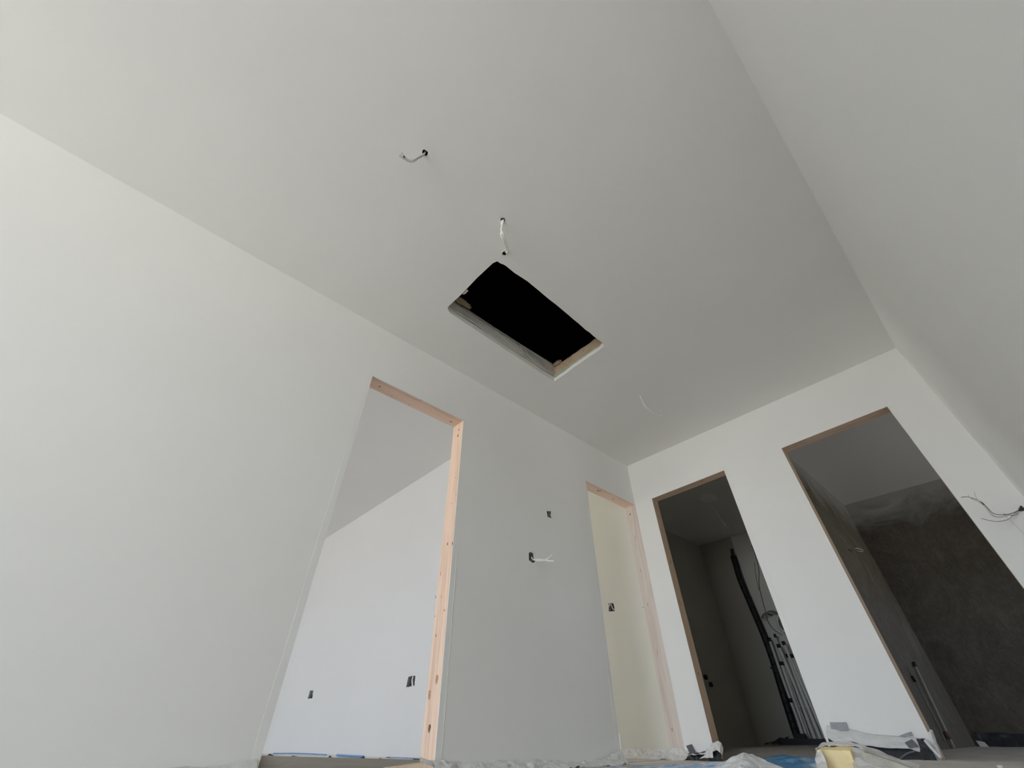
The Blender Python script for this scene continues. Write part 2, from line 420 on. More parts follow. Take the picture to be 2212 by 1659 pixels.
# skins of bare plaster in the small room (thin board on the same plane as the end wall)
cp = slab('wall_plaster', (0, YB-.0006, 0), (1, 0, 0), (0, 0, 1), (0, -1, 0), rect(-6.2, XL-TL, 0, ceil_top), [holes_back[0]], .0006, 'cream')
tag(cp, 'cream bare plaster face seen through the narrow opening', 'wall', kind='structure')
# dark room 3 and rendered room 4
Y7 = 7.28
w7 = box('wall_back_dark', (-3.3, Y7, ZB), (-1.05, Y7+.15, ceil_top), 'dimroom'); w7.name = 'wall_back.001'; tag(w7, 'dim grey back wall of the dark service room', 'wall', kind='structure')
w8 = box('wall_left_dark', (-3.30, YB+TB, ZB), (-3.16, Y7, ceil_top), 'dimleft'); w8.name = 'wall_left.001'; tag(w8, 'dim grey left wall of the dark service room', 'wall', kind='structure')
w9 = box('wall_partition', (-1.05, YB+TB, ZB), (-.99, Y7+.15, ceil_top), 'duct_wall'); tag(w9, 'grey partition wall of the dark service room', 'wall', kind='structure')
w10 = box('wall_render', (-.99, YB+TB, ZB), (-.933, Y7, ceil_top), 'render'); w10.name = 'wall_left.002'; tag(w10, 'brown grey cement rendered left wall of the right hand room', 'wall', kind='structure')
w11 = box('wall_render_back', (-.99, Y7, ZB), (2.5, Y7+.15, ceil_top), 'render_dark'); w11.name = 'wall_back.002'; tag(w11, 'rough swirled cement rendered back wall of the right hand room', 'wall', kind='structure')
w12 = slab('wall_right_render', (2.5, 0, 0), (0, 1, 0), (0, 0, 1), (-1, 0, 0), rect(YB+TB, Y7+.15, ZB, ceil_top), [rect(*WIN3)], .2, 'render'); w12.name = 'wall_right.001'; tag(w12, 'cement rendered right wall of the right hand room', 'wall', kind='structure')
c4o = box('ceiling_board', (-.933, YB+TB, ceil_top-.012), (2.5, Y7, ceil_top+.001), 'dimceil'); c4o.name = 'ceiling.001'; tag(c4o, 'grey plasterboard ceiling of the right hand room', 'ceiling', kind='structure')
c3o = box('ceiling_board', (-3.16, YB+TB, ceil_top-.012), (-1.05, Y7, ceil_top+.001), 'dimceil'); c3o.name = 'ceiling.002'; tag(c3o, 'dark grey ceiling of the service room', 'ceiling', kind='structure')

# ================================================================ DOOR OPENINGS
# frame boards are prisms between the opening line and the masonry line; casings are thin filler bands around the opening
def door(name, D, axis, label, m_top, m_side, right=True, left=True, lin=True, t=TL, side_pale=None, lintel_depth=None):
    (a, zt), (b, zt2), (c, _), (e, _) = D
    P = (lambda u, z, d: (XL-d, u, z)) if axis == 'left' else (lambda u, z, d: (u, YB+d, z))
    root = empty(name, P((a+b)/2, 0, 0)); tag(root, label, 'door opening', kind='structure')
    s0, s1 = .002, t; zb = D[2][1]
    def prism(nm, p, q, mt):     # p: list of 4 (u,z)
        hexa(nm, [P(u, z, s0) for u, z in p], [P(u, z, s1) for u, z in p], mt, root)
    prism('lintel', [(a-G, zt+G), (b+(G if right else 0), zt2+G), (b, zt2), (a, zt)], 0, m_top)
    if left: prism('jamb', [(a-G, zt+G), (a, zt), (e, zb), (e-G, zb)], 0, m_side)
    if right: prism('jamb', [(b, zt2), (b+G, zt2+G), (c+G, zb), (c, zb)], 0, m_side)
    # filler band on the room side
    rnd = random.Random(len(label)); wd = .036; th = .0008
    def band(p0, p1, out):       # strip from p0 to p1 with width outwards and a slightly wavy edge
        bm = bmesh.new(); n = 26; rows = []
        for i in range(n+1):
            s = i/n; u = p0[0]+(p1[0]-p0[0])*s; z = p0[1]+(p1[1]-p0[1])*s
            k = wd + rnd.uniform(-.0012, .0012) + .0015*sin(i*.7)
            rows.append([bm.verts.new(P(u, z, 0.003)), bm.verts.new(P(u, z, -th)), bm.verts.new(P(u+out[0]*k, z+out[1]*k, -th)), bm.verts.new(P(u+out[0]*k, z+out[1]*k, .0005))])
        for r0, r1 in zip(rows, rows[1:]):
            for j in range(4): bm.faces.new((r0[j], r0[(j+1) % 4], r1[(j+1) % 4], r1[j]))
        bm.faces.new(rows[0]); bm.faces.new(rows[-1][::-1])
        link('filler_strip', bm, 'wall', root)
    band((a-(wd if left else 0), zt), (b+(wd if right else 0), zt2), (0, 1))
    if left: band((e, zb), (a, zt), (-1, 0))
    if right: band((c, zb), (b, zt2), (1, 0))
    return root, P

d1, P1 = door('door_1', D1, 'left', 'large left doorway lined in raw pine without a door', 'pine_y', 'pine')
tube('filler_bead', [(XL+.001, 1.607+.0385+(.019*(1-z/2.16)), z) for z in (1.05, .8, .5, .25, -.02)], .0013, 'cable_white', d1, 5)
d2, P2 = door('door_2', D2, 'left', 'narrow opening in the left wall beside the corner with pine lintel', 'pine_y', 'pine_pale', right=False, left=True)
hexa('jamb', [(XL-.001, YB-.0012, -.06), (XL-.001, YB-.0012, 2.10), (XL-TL, YB-.0012, 2.10), (XL-TL, YB-.0012, -.06)],
     [(XL-.001, YB-.0001, -.06), (XL-.001, YB-.0001, 2.10), (XL-TL, YB-.0001, 2.10), (XL-TL, YB-.0001, -.06)], 'pine_pale', d2)
d3, P3 = door('door_3', D3, 'back', 'doorway nearest the corner in the end wall with dark room and pipes behind', 'pine_x', 'pine_b', t=TB)
d4, P4 = door('door_4', D4, 'back', 'right hand doorway in the end wall with cement rendered room behind', 'pine_x', 'pine_b', t=TB)

# knots and screw heads on the timber, thin inlays
def spot(parent, c, ax_u, ax_v, ru, rv, mat='knot', nm='knot'):
    c, ax_u, ax_v = Vector(c), Vector(ax_u), Vector(ax_v); n = ax_u.cross(ax_v).normalized()
    bm = bmesh.new(); rnd = random.Random(int(abs(c.z)*1e4)); k = 9
    rr = [1+rnd.uniform(-.18, .18) for _ in range(k)]
    A = [bm.verts.new(c + ax_u*ru*cos(2*pi*i/k)*rr[i] + ax_v*rv*sin(2*pi*i/k)*rr[i] + n*.0006) for i in range(k)]
    B = [bm.verts.new(v.co - n*.0012) for v in A]
    bm.faces.new(A); bm.faces.new(B[::-1])
    for i in range(k): j = (i+1) % k; bm.faces.new((A[i], A[j], B[j], B[i]))
    link(nm, bm, mat, parent)
def jamb_y(D, z): (b, z1), (c, z0) = D[1], D[2]; return c + (b-c)*(z/z1)
M['knot_soft'] = plain('knot_soft_brown', (.42, .27, .17), .7, .25, 90)
for px, py, ru, rv, mt in ((944, 1466, .012, .030, 'knot_soft'), (928, 1499, .013, .030, 'knot_soft'), (928, 1571, .012, .022, 'knot'), (942, 1373, .005, .009, 'knot'),
                       (941, 1290, .004, .012, 'knot_soft'), (954, 1289, .004, .008, 'knot_soft'), (960, 1318, .004, .006, 'knot'), (940, 1331, .003, .004, 'knot'), (952, 1239, .005, .012, 'knot_soft'),
                       (967, 1175, .006, .012, 'knot'), (977.5, 1174, .005, .012, 'knot'), (991, 928, .008, .013, 'knot_soft'), (989, 941, .008, .012, 'knot'), (984, 1032, .004, .006, 'knot_soft'), (985, 1068, .004, .006, 'knot_soft'), (976, 1087, .004, .006, 'knot_soft')):
    yy = 1.607
    for _ in range(4):
        p = at_y(px, py, yy); yy = jamb_y(D1, p.z)
    spot(d1, (p.x, yy, p.z), (1, 0, 0), (0, 0, 1), ru, rv, mt)
spot(d1, at_x(984, 1206, XL), (0, 1, 0), (0, 0, 1), .010, .003, 'knot_soft')
for px, py, ru, rv in ((820, 835, .012, .008), (846, 855, .006, .004), (860, 853, .004, .003), (910, 864, .006, .004), (974, 911, .014, .008), (884, 875, .007, .003)):
    p = at_z(px, py, 2.10); spot(d1, p, (0, 1, 0), (1, 0, 0), ru, rv, 'knot_soft')
for px, py, ru, rv in ((1292, 1060, .020, .008), (1297, 1060.5, .014, .006), (1325, 1078, .012, .006)):
    p = at_z(px, py, 2.10); spot(d2, p, (0, 1, 0), (1, 0, 0), ru, rv, 'knot')
for px, py, ru, rv in ((1361, 1111, .007, .010), (1372.5, 1160, .002, .028), (1372, 1178, .002, .012), (1384, 1232, .002, .02), (1399, 1305.5, .004, .009), (1420, 1410, .002, .035), (1452, 1576, .005, .012), (1389, 1312, .010, .003)):
    p = at_y(px, py, YB-.0012); spot(d2, p, (1, 0, 0), (0, 0, 1), ru, rv, 'knot_soft' if py > 1120 else 'knot')
for px, py, ru, rv in ((1516, 1040, .014, .008), (1478, 1052, .006, .003)):
    p = at_z(px, py, 2.104); spot(d3, p, (1, 0, 0), (0, 1, 0), ru, rv, 'knot_soft')
for px, py, ru, rv in ((1449, 1213, .007, .03), (1468, 1299, .004, .012), (1471, 1304, .004, .010), (1509, 1455, .005, .015), (1427, 1140, .003, .006), (1535, 1578, .004, .01)):
    p = at_x(px, py, -2.125)
    f = lambda z: D3[3][0] + (D3[0][0]-D3[3][0])*z/2.1
    for _ in range(3): p = at_x(px, py, f(p.z))
    spot(d3, p, (0, 1, 0), (0, 0, 1), ru, rv, 'knot_soft')
p = at_z(1912, 884, 2.13); spot(d4, p, (1, 0, 0), (0, 1, 0), .012, .006, 'knot_soft')

# ================================================================ CEILING HATCH LINING
hx0, hx1, hy0, hy1 = -1.868, -1.262, 1.005, 2.238
z0, z1 = ZC+.045, 2.79
hr = empty('ceiling_hatch', ((hx0+hx1)/2, (hy0+hy1)/2, ZC))
tag(hr, 'rectangular attic hatch opening in the ceiling with film and timber lined sides', 'hatch')
zf = lambda px, py: at_x(px, py, hx0).z
bm = bmesh.new()
# timber trimmers around the opening
box('beam', (hx0-.06, hy0-.06, z0), (hx0-.004, hy1+.06, z1-.01), 'pine_y', hr)
box('beam', (hx0, hy1+.002, z0), (hx1, hy1+.06, 2.755), 'batten', hr)
box('beam', (hx1+.004, hy0-.06, z0), (hx1+.06, hy1+.06, z1-.01), 'pine_y', hr)
box('beam', (hx0, hy0-.06, z0), (hx1, hy0-.004, z1-.01), 'pine_x', hr)
# folded vapour film stapled over the long beam
sheet('vapour_film', [[(hx0+.004, hy0+.02+1.22*t, z0-.002+.003*sin(9*t)) for t in [i/12 for i in range(13)]],
                      [(hx0+.010+.006*sin(5*t), hy0+.02+1.22*t, (z0+z1)/2) for t in [i/12 for i in range(13)]],
                      [(hx0+.004, hy0+.02+1.22*t, 2.735+.055*t+.003*sin(7*t)) for t in [i/12 for i in range(13)]]],
      110, 14, .011, 'grey_film', hr, 3, 6.5, smooth=True)
tube('film_hem', [(hx0+.008, hy0+.03+1.2*t, 2.735+.055*t+.003*sin(7*t)) for t in [i/8 for i in range(9)]], .0035, 'greenboard', hr)
tube('film_hem', [(hx0+.012, hy0+.03+1.2*t, 2.712+.048*t-.010*sin(pi*t)) for t in [i/8 for i in range(9)]], .002, 'greenboard', hr)
# creases of the film
for a, b in (((1.36, 2.735), (1.86, 2.655)), ((1.40, 2.745), (2.0, 2.665)), ((1.80, 2.745), (1.83, 2.66)), ((1.84, 2.75), (1.90, 2.67)), ((1.25, 2.70), (1.6, 2.66))):
    tube('film_crease', [(hx0+.012, a[0], a[1]), (hx0+.017, (a[0]+b[0])/2, (a[1]+b[1])/2-.006), (hx0+.012, b[0], b[1])], .0035, 'grey_film', hr, 6)
# cut edges of the two board layers
tube('green_edge', [(hx0+.004, hy0+.06, ZC+.044), (hx0+.004, (hy0+hy1)/2, ZC+.042), (hx0+.004, hy1, ZC+.046)], .003, 'greenboard', hr, 6)
box('board_edge', (hx0, hy1-.010, ZC+.036), (hx1, hy1+.02, z0+.002), 'greenboard', hr)
tube('green_edge', [(hx0+.01, hy1-.008, z0-.004), ((hx0+hx1)/2, hy1-.012, z0-.001), (hx1, hy1-.008, z0-.006)], .003, 'greenboard', hr, 6)
tube('green_edge', [(hx0+.01, hy1-.010, ZC+.03), ((hx0+hx1)/2, hy1-.010, ZC+.038), (hx1-.02, hy1-.010, ZC+.037)], .0016, 'greenboard', hr, 6)
# ragged insulation fibres above the timber
def tuft(c, sz, seed):
    bm = bmesh.new(); bmesh.ops.create_icosphere(bm, subdivisions=3, radius=1)
    for v in bm.verts:
        n = v.co.normalized(); h = 1 + .35*noise.noise(n*2.2+Vector((seed, 0, 0))) + .2*noise.noise(n*7+Vector((0, seed, 0)))
        v.co = Vector((c[0]+n.x*sz[0]*h, c[1]+n.y*sz[1]*h, c[2]+n.z*sz[2]*h))
    link('insulation_tuft', bm, 'insul', hr, True)
tuft((hx0+.035, 1.13, 2.765), (.028, .085, .028), 1)
tuft((hx0+.06, hy1-.008, 2.768), (.055, .018, .022), 2)
tuft((-1.66, hy1+.015, 2.752), (.09, .014, .012), 3)
tuft((-1.52, hy1+.015, 2.755), (.08, .014, .012), 4)
tuft((-1.36, hy1+.015, 2.758), (.07, .014, .016), 5)
sheet('torn_paper', [[(-1.60, 1.012, 2.602), (-1.66, 1.012, 2.602)], [(-1.61, 1.030, 2.607), (-1.65, 1.028, 2.606)]], 5, 3, .003, 'white_film', hr, 9)

# ================================================================ CABLES
def ceiling_cable(name, label, hole, strands, cat='cable', collar=True, mat='cable_white', rr=.004):
    e = empty(name, (hole[0], hole[1], ZC)); tag(e, label, cat, 'loose cable ends hanging from the ceiling')
    for st in strands:
        pts, m, r = st
        tube('strand', pts, r, m, e, 7)
    return e
def cz(x, y, z): return at_z(x, y, z)
Hc = ZC
e = ceiling_cable('ceiling_cable', 'two grey cable ends curling left from the ceiling hole furthest from the hatch', c1, [
    ([(c1[0], c1[1]-.004, Hc+.06), cz(917, 332, Hc-.004), cz(905, 338, Hc-.045), cz(893, 346, Hc-.085), cz(883, 346, Hc-.10), cz(873, 338.5, Hc-.10), cz(866, 328.5, Hc-.09)], 'cable_grey', .0056),
    ([(c1[0]-.004, c1[1]+.004, Hc+.06), cz(915, 334.5, Hc-.002), cz(904, 341, Hc-.045), cz(893, 348.5, Hc-.09), cz(882, 347.5, Hc-.105), cz(870, 340.5, Hc-.11), cz(862.5, 335, Hc-.11)], 'cable_grey', .0056)])
box('cable_tie', cz(873, 339, Hc-.115)-Vector((.004, .004, .003)), cz(873, 339, Hc-.115)+Vector((.004, .004, .006)), 'box', e)
e = ceiling_cable('ceiling_cable', 'pair of white cables looping between two ceiling holes above the hatch', c2, [
    ([(c2[0], c2[1], Hc+.06), cz(1087, 477, Hc-.003), cz(1084.5, 487, Hc-.04), cz(1083, 498, Hc-.065), cz(1088, 508, Hc-.085), cz(1094, 524, Hc-.075), cz(1097.5, 540, Hc-.035), cz(1094, 546, Hc-.002), (c3[0], c3[1], Hc+.05)], 'cable_white', .0068),
    ([(c2[0], c2[1]+.004, Hc+.06), cz(1083.5, 479, Hc-.003), cz(1084.5, 489, Hc-.04), cz(1083.5, 500, Hc-.065), cz(1082.5, 508, Hc-.08), cz(1087, 517, Hc-.085), cz(1092.5, 530, Hc-.06), cz(1095.5, 543, Hc-.008), (c3[0]-.003, c3[1], Hc+.05)], 'cable_white', .0068)])
for k, c in enumerate((c1, c2, c3, c4)):  # black sleeves added so the insides of the cable holes look shaded
    r = (.0155, .0145, .0145, .0055)[k]; bm = bmesh.new(); n = 14
    A = [bm.verts.new((c[0]+r*cos(2*pi*i/n), c[1]+r*sin(2*pi*i/n), ZC+.0015)) for i in range(n)]; B = [bm.verts.new((v.co.x, v.co.y, ZC+.05)) for v in A]
    for i in range(n): bm.faces.new((A[i], A[(i+1) % n], B[(i+1) % n], B[i]))
    sl = link('cable_grommet', bm, 'black', None, True); origin_to(sl, (c[0], c[1], ZC)); sm_ = sl.modifiers.new('t', 'SOLIDIFY'); sm_.thickness = .0008
    tag(sl, ['dark lined cable hole furthest from the hatch', 'dark lined cable hole at the top of the looping white cables', 'dark lined cable hole just above the hatch corner', 'tiny dark lined hole of the single thin ceiling wire'][k], 'cable hole')
# a small rim of torn plaster round the landing hole, and a scratch by the first
for k, (c, r) in enumerate(((c3, .0175),)):
    bm = bmesh.new(); n = 12; rnd = random.Random(k+20); rows = []
    for i in range(n):
        a = 2*pi*i/n; j = rnd.uniform(.85, 1.15)
        rows.append([bm.verts.new((c[0]+q*j*cos(a), c[1]+q*j*sin(a), z)) for q, z in ((r*.92, Hc+.002), (r, Hc-.0025*j), (r*1.25, Hc-.0005), (r*1.2, Hc+.001))])
    for i in range(n):
        a, b = rows[i], rows[(i+1) % n]
        for j in range(3): bm.faces.new((a[j], a[j+1], b[j+1], b[j]))
    o = link('plaster_rim', bm, 'gypsum', e)
tube('strand', [cz(1072, 471, Hc-.001), cz(1085, 464, Hc-.004)], .0012, 'cable_white', e, 6)
e = ceiling_cable('ceiling_cable', 'single thin white wire hanging from the ceiling between hatch and end wall', c4, [
    ([(c4[0], c4[1], Hc+.04), cz(1382.5, 855, Hc-.004), cz(1387, 866, Hc-.05), cz(1393, 877, Hc-.10), cz(1402, 885, Hc-.13), cz(1412, 891.5, Hc-.14), cz(1424, 897.5, Hc-.13), cz(1428.5, 898, Hc-.12), cz(1430.5, 897, Hc-.115), cz(1430, 892, Hc-.11), cz(1425.5, 885, Hc-.10)], 'cable_white', .0032)])

def wall_hole(name, label, pts, o, u, v, n, depth, fill, cat='wiring box', group='cut holes for wiring boxes', dark='box'):
    """the recess behind a ragged hole: a shallow box with a back and crumpled strips in it"""
    us = [p[0] for p in pts]; vs_ = [p[1] for p in pts]
    o, u, v, n = map(Vector, (o, u, v, n))
    c = o + u*(sum(us)/len(us)) + v*(sum(vs_)/len(vs_))
    e = empty(name, c); tag(e, label, cat, group)
    a0, a1, b0, b1 = min(us)-.002, max(us)+.002, min(vs_)-.002, max(vs_)+.002
    depth = .011
    def pt(a, b, d): return o + u*a + v*b - n*(d*.45 if d < depth else d)
    for nm, (p, q) in (('back_plate', ((a0, b0), (a1, b1))),):
        hexa(nm, [pt(p[0], p[1], depth), pt(q[0], p[1], depth), pt(q[0], q[1], depth), pt(p[0], q[1], depth)],
             [pt(p[0], p[1], depth+.004), pt(q[0], p[1], depth+.004), pt(q[0], q[1], depth+.004), pt(p[0], q[1], depth+.004)], dark, e)
    for s in fill:
        tube(s[3] if len(s) > 3 else 'wire_end', [o + u*(a0+(a1-a0)*f[0]) + v*(b0+(b1-b0)*f[1]) - n*(.003+f[2]*.2) for f in s[0]], s[1], s[2], e, 6)
    return e
LX = ((XL, 0, 0), (0, 1, 0), (0, 0, 1), (1, 0, 0)); BX = ((0, YB, 0), (1, 0, 0), (0, 0, 1), (0, -1, 0)); FX = ((0, far1, 0), (1, 0, 0), (0, 0, 1), (0, -1, 0))
wall_hole('wiring_box', 'small empty rectangular switch hole high in the left wall, upper of the two', holes_left[0], *LX, .02,
          [([(.4, .1, .016), (.5, .6, .012), (.42, .95, .016)], .006, 'cable_dark', 'wire_end')])
e = wall_hole('wiring_box', 'ragged switch hole in the left wall with white wires sticking out', holes_left[1], *LX, .03,
          [([(.25, .15, .02), (.45, .25, .01), (.75, .3, .018)], .005, 'cable_dark', 'wire_end')])
def lx(x, y, d): return at_x(x, y, XL+d)
w_ = empty('wall_cable', lx(1149, 1205, 0)); tag(w_, 'pair of thin white wires curving out of the ragged hole in the left wall', 'cable')
tube('strand', [lx(1146, 1200, -.025), lx(1149, 1206, -.004), lx(1155, 1210, .03), lx(1166, 1211.5, .07), lx(1177, 1209.5, .10), lx(1185, 1206, .12), lx(1193, 1197.5, .13)], .0044, 'cable_white', w_)
tube('strand', [lx(1150, 1210, -.02), lx(1155, 1208.5, .005), lx(1160, 1208, .03), lx(1172, 1209.5, .08), lx(1184, 1211.5, .12)], .0042, 'cable_white', w_)
tube('wire_sheath', [lx(1183, 1211.5, .12), lx(1190, 1211.8, .14), lx(1196.5, 1212.5, .155)], .0065, 'cable_white', w_)
wall_hole('wiring_box', 'narrow socket hole low in the bright side room, left of the pair', holes_far[0], *FX, .02,
          [([(.2, .1, .012), (.4, .5, .008), (.3, .9, .012)], .016, 'cable_dark', 'wire_end'), ([(.6, .9, .012), (.7, .5, .006), (.6, .1, .012)], .014, 'tape_dark', 'wire_end'), ([(.8, .9, .01), (.9, .4, .01)], .008, 'cable_grey', 'wire_end')])
wall_hole('wiring_box', 'wider socket hole with a pale flap low in the bright side room', holes_far[1], *FX, .03,
          [([(.66, .97, .004), (.62, .6, .010), (.70, .25, .006), (.78, .02, .01)], .009, 'cable_white', 'paper_flap'), ([(.15, .9, .004), (.6, .98, .004), (.95, .92, .006)], .005, 'tape_dark', 'wire_end'),
           ([(.3, .05, .02), (.38, .9, .02)], .022, 'tape_dark', 'wire_end')])
wall_hole('wiring_box', 'dark socket hole with a twisted pale strip in the cream wall of the small room', holes_back[0], *BX, .03,
          [([(.1, .55, .006), (.35, .85, .0), (.6, .7, .004), (.7, .35, .004), (.95, .15, .006)], .006, 'cable_grey', 'wire_end'), ([(.15, .95, .006), (.5, .85, .004), (.85, .95, .006)], .005, 'cable_dark', 'wire_end'), ([(.25, .1, .008), (.45, .5, .006), (.3, .9, .01)], .006, 'cable_dark', 'wire_end')], dark='box_dark')

# wires at the right edge of the photograph
def by(x, y, d): return at_y(x, y, YB-d)
w2 = empty('wall_cable', by(2207, 1100, 0)); tag(w2, 'dark tangled bundle of wires curling from the end wall beside the right hand doorway', 'cable')
tube('strand', [by(2209, 1101, -.03), by(2203, 1101, .01), by(2190, 1107, .08), by(2176, 1111, .15), by(2160, 1112, .20), by(2145, 1108.5, .24), by(2132, 1096, .27), by(2123, 1087, .28), by(2109, 1079, .30), by(2095, 1074.5, .31), by(2085, 1073, .32), by(2076.5, 1074.5, .33)], .0022, 'cable_dark', w2)
tube('strand', [by(2209, 1101, -.03), by(2203, 1102, .01), by(2188, 1108, .08), by(2176, 1113, .15), by(2160, 1116.5, .20), by(2147, 1114, .24), by(2137, 1105, .27), by(2128, 1095, .28), by(2113, 1084, .30), by(2098, 1077, .31), by(2091, 1070, .32)], .0024, 'cable_grey', w2)
tube('strand', [by(2209, 1100, -.03), by(2203, 1103, .01), by(2192, 1111, .07), by(2180, 1113, .12), by(2165, 1117, .17), by(2155, 1117.5, .21), by(2142, 1113, .25), by(2134, 1103, .27), by(2122, 1089, .29), by(2112, 1080, .30), by(2106, 1068, .31), by(2105, 1063, .31)], .0016, 'cable_grey', w2)
tube('strand', [by(2209, 1100, -.03), by(2201, 1103, .01), by(2192, 1109, .06), by(2182, 1119, .10), by(2172, 1124, .14), by(2155, 1126.5, .18), by(2140, 1125, .21), by(2128, 1122, .23), by(2120, 1120, .25)], .0016, 'cable_dark', w2)
tube('strand', [by(2209, 1102, -.03), by(2200, 1104, .01), by(2196, 1112, .04), by(2186, 1113.5, .07), by(2178, 1112, .09), by(2168, 1110, .11)], .0018, 'cable_dark', w2)
tube('strand', [by(2170, 1112, .15), by(2178, 1121, .14), by(2190, 1131, .12), by(2200, 1142, .10), by(2213, 1154, .08)], .0012, 'cable_grey', w2)
tube('wrap', [by(2119, 1084.5, .283), by(2125, 1090.5, .281)], .0042, 'black', w2)
tube('sheath', [by(2213, 1098, -.01), by(2207, 1101, .012), by(2200, 1102.5, .03)], .008, 'box_dark', w2, r2=.004)
tube('wrap', [by(2203, 1095, .01), by(2208, 1094, .012)], .005, 'box_dark', w2)

# ================================================================ SERVICE ROOM (behind door 3)
YP = Y7-.08
def sy(x, y, d=0): return at_y(x, y, YP-d)
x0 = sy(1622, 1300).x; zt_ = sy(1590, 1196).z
pan = box('wall_panel', (x0, Y7-.012, 0), (-1.051, Y7+.01, ceil_top-.014), 'duct_wall'); tag(pan, 'paler filled strip of wall behind the pipes in the dark room', 'wall', kind='structure')  # added board whose paler colour stands in for light on this wall
bp = empty('soil_pipe', (sy(1732, 1597).x, YP, 0)); tag(bp, 'thick black corrugated pipe running up the back wall of the dark room', 'pipe')
pts = [sy(1583, 1201), sy(1589, 1220), sy(1598, 1250), sy(1620, 1302), sy(1648, 1368), sy(1669, 1425), sy(1683, 1472), sy(1701, 1530), sy(1715, 1573), sy(1726, 1604)]
for p in pts: p.y = YP
P_ = smooth_path(pts, 5)
for p in pts: p.y = YP+.01
tube('pipe_body', pts, .044, 'black', bp, 14)
tube('pipe_top', [sy(1580.5, 1186), sy(1583, 1202)], .022, 'box_dark', bp, 10)
for i in range(2, len(P_)-2, 2):
    d = (P_[i+1]-P_[i]).normalized()
    tube('rib', [P_[i]-d*.012+Vector((0, .01, 0)), P_[i]+d*.012+Vector((0, .01, 0))], .0455, 'black', bp, 12)
cl = box('clamp', (sy(1672, 1443).x-.03, YP-.045, sy(1672, 1443).z-.012), (sy(1689, 1443).x+.02, YP+.03, sy(1672, 1443).z+.012), 'black', bp)
pipes = [((1663, 1384), (1740, 1600), .021), ((1689, 1436), (1745, 1598), .026), ((1683, 1398), (1761, 1598), .022), ((1703, 1419), (1773, 1596), .024), ((1694, 1392), (1784, 1596), .020), ((1708, 1516), (1738, 1602), .020), ((1675, 1376), (1752, 1600), .014), ((1712, 1420), (1792, 1598), .018)]
words = ['leftmost tall pale pipe beside the black pipe', 'pale pipe with its top half way up the black pipe', 'tall pale pipe standing third from the black pipe', 'pale pipe with a dark cap in the middle of the bundle',
         'tall pale pipe near the right of the bundle', 'short pale pipe standing in front of the bundle beside the black pipe', 'thinnest tall pipe in the bundle with the highest cap', 'rightmost pale pipe of the bundle partly behind the door jamb']
for i, (a, b, r) in enumerate(pipes):
    d = (.08, .13, .18, .13, .18, .23, .08, .23)[i]; r *= .85
    A_, B_ = sy(*a, d), sy(*b, d); A_.y = B_.y = YP-d; B_.z = 0.0
    e = empty('service_pipe', B_); tag(e, words[i], 'pipe', 'pale pipes rising along the service room wall')
    mid = A_.lerp(B_, .45) + Vector((.008*((i % 3)-1), 0, 0))
    tube('pipe_body', [A_, mid, B_], r, 'pipe', e, 10)
    u = (A_-B_).normalized(); tube('cap', [A_-u*.008, A_+u*.035], r*1.25, 'black', e, 10)
mb = empty('pipe_manifold', (sy(1755, 1602).x, YP-.1, 0)); tag(mb, 'low black plinth at the foot of the pale pipes', 'plinth')
x0, x1 = sy(1716, 1600).x, sy(1792, 1600).x
box('body', (x0, YP-.42, 0), (x1+.1, YP-.28, .055), 'black_film', mb)
box('upstand', (sy(1744, 1598).x, YP-.40, .05), (sy(1768, 1598).x, YP-.34, .10), 'black', mb)
tube('cord', [sy(1725, 1525, .15), sy(1745, 1526, .15), sy(1765, 1526, .15)], .004, 'cable_white', mb, 6)
sb = sheet('black_foil', [[(sy(x, y).x, YP-.12, z) for x, y, z in ((1670, 1610, .02), (1690, 1606, .05), (1702, 1602, .07), (1716, 1602, .08))],
                      [(sy(x, y).x, YP-.25, z) for x, y, z in ((1670, 1610, .01), (1690, 1606, .012), (1702, 1602, .012), (1716, 1602, .012))]], 24, 8, .02, 'black_film', None, 4, 9)
tag(sb, 'crumpled black foil on the floor left of the pipes in the dark room', 'foil')
# hanging cables and the coil
hc = empty('hanging_cable', sy(1625, 1170, -.066)); tag(hc, 'thin dark cable hanging down the lit strip of the service room wall', 'cable')
tube('strand', [sy(1624, 1178, -.066), sy(1632, 1200, -.066), sy(1639, 1230, -.066), sy(1640, 1265, -.066), sy(1648, 1300, -.066), sy(1653, 1318, -.066), sy(1658, 1340, -.066), sy(1668, 1356, -.066), sy(1680, 1366, -.066), sy(1690, 1372, -.066)], .006, 'cable_dark', hc)
tube('strand', [sy(1630, 1215, -.066), sy(1633, 1245, -.066), sy(1640, 1275, -.066)], .004, 'cable_dark', hc)
tube('nail', [sy(1624, 1180, -.09), sy(1624, 1180, -.05)], .006, 'black', hc, 6)
co = empty('cable_coil', sy(1672, 1335)); tag(co, 'coil of grey brown cable hung on the wall above the pale pipes', 'cable')
tube('strand', [sy(1646, 1336, .12), sy(1650, 1328, .12), sy(1656, 1325, .12), sy(1664, 1321, .12), sy(1674, 1322, .12), sy(1683, 1328, .12)], .014, 'cable_dark', co)
tube('strand', [sy(1684, 1328, .15), sy(1679, 1334, .15), sy(1680, 1345, .15), sy(1686, 1357, .15), sy(1696, 1366, .15)], .018, 'cable_grey', co)
tube('strand', [sy(1690, 1332, .2), sy(1684, 1340, .2), sy(1686, 1352, .2), sy(1694, 1360, .2)], .012, 'cable_dark', co)
q = sy(1656, 1325, .12); tube('nail', [q, Vector((q.x, Y7+.02, q.z))], .008, 'black', co, 6)
rc = empty('ceiling_cable', at_z(1530, 1078, ZC-.01)); tag(rc, 'pale wire hanging from the ceiling of the dark service room', 'cable')
Zc3 = ZC-.012
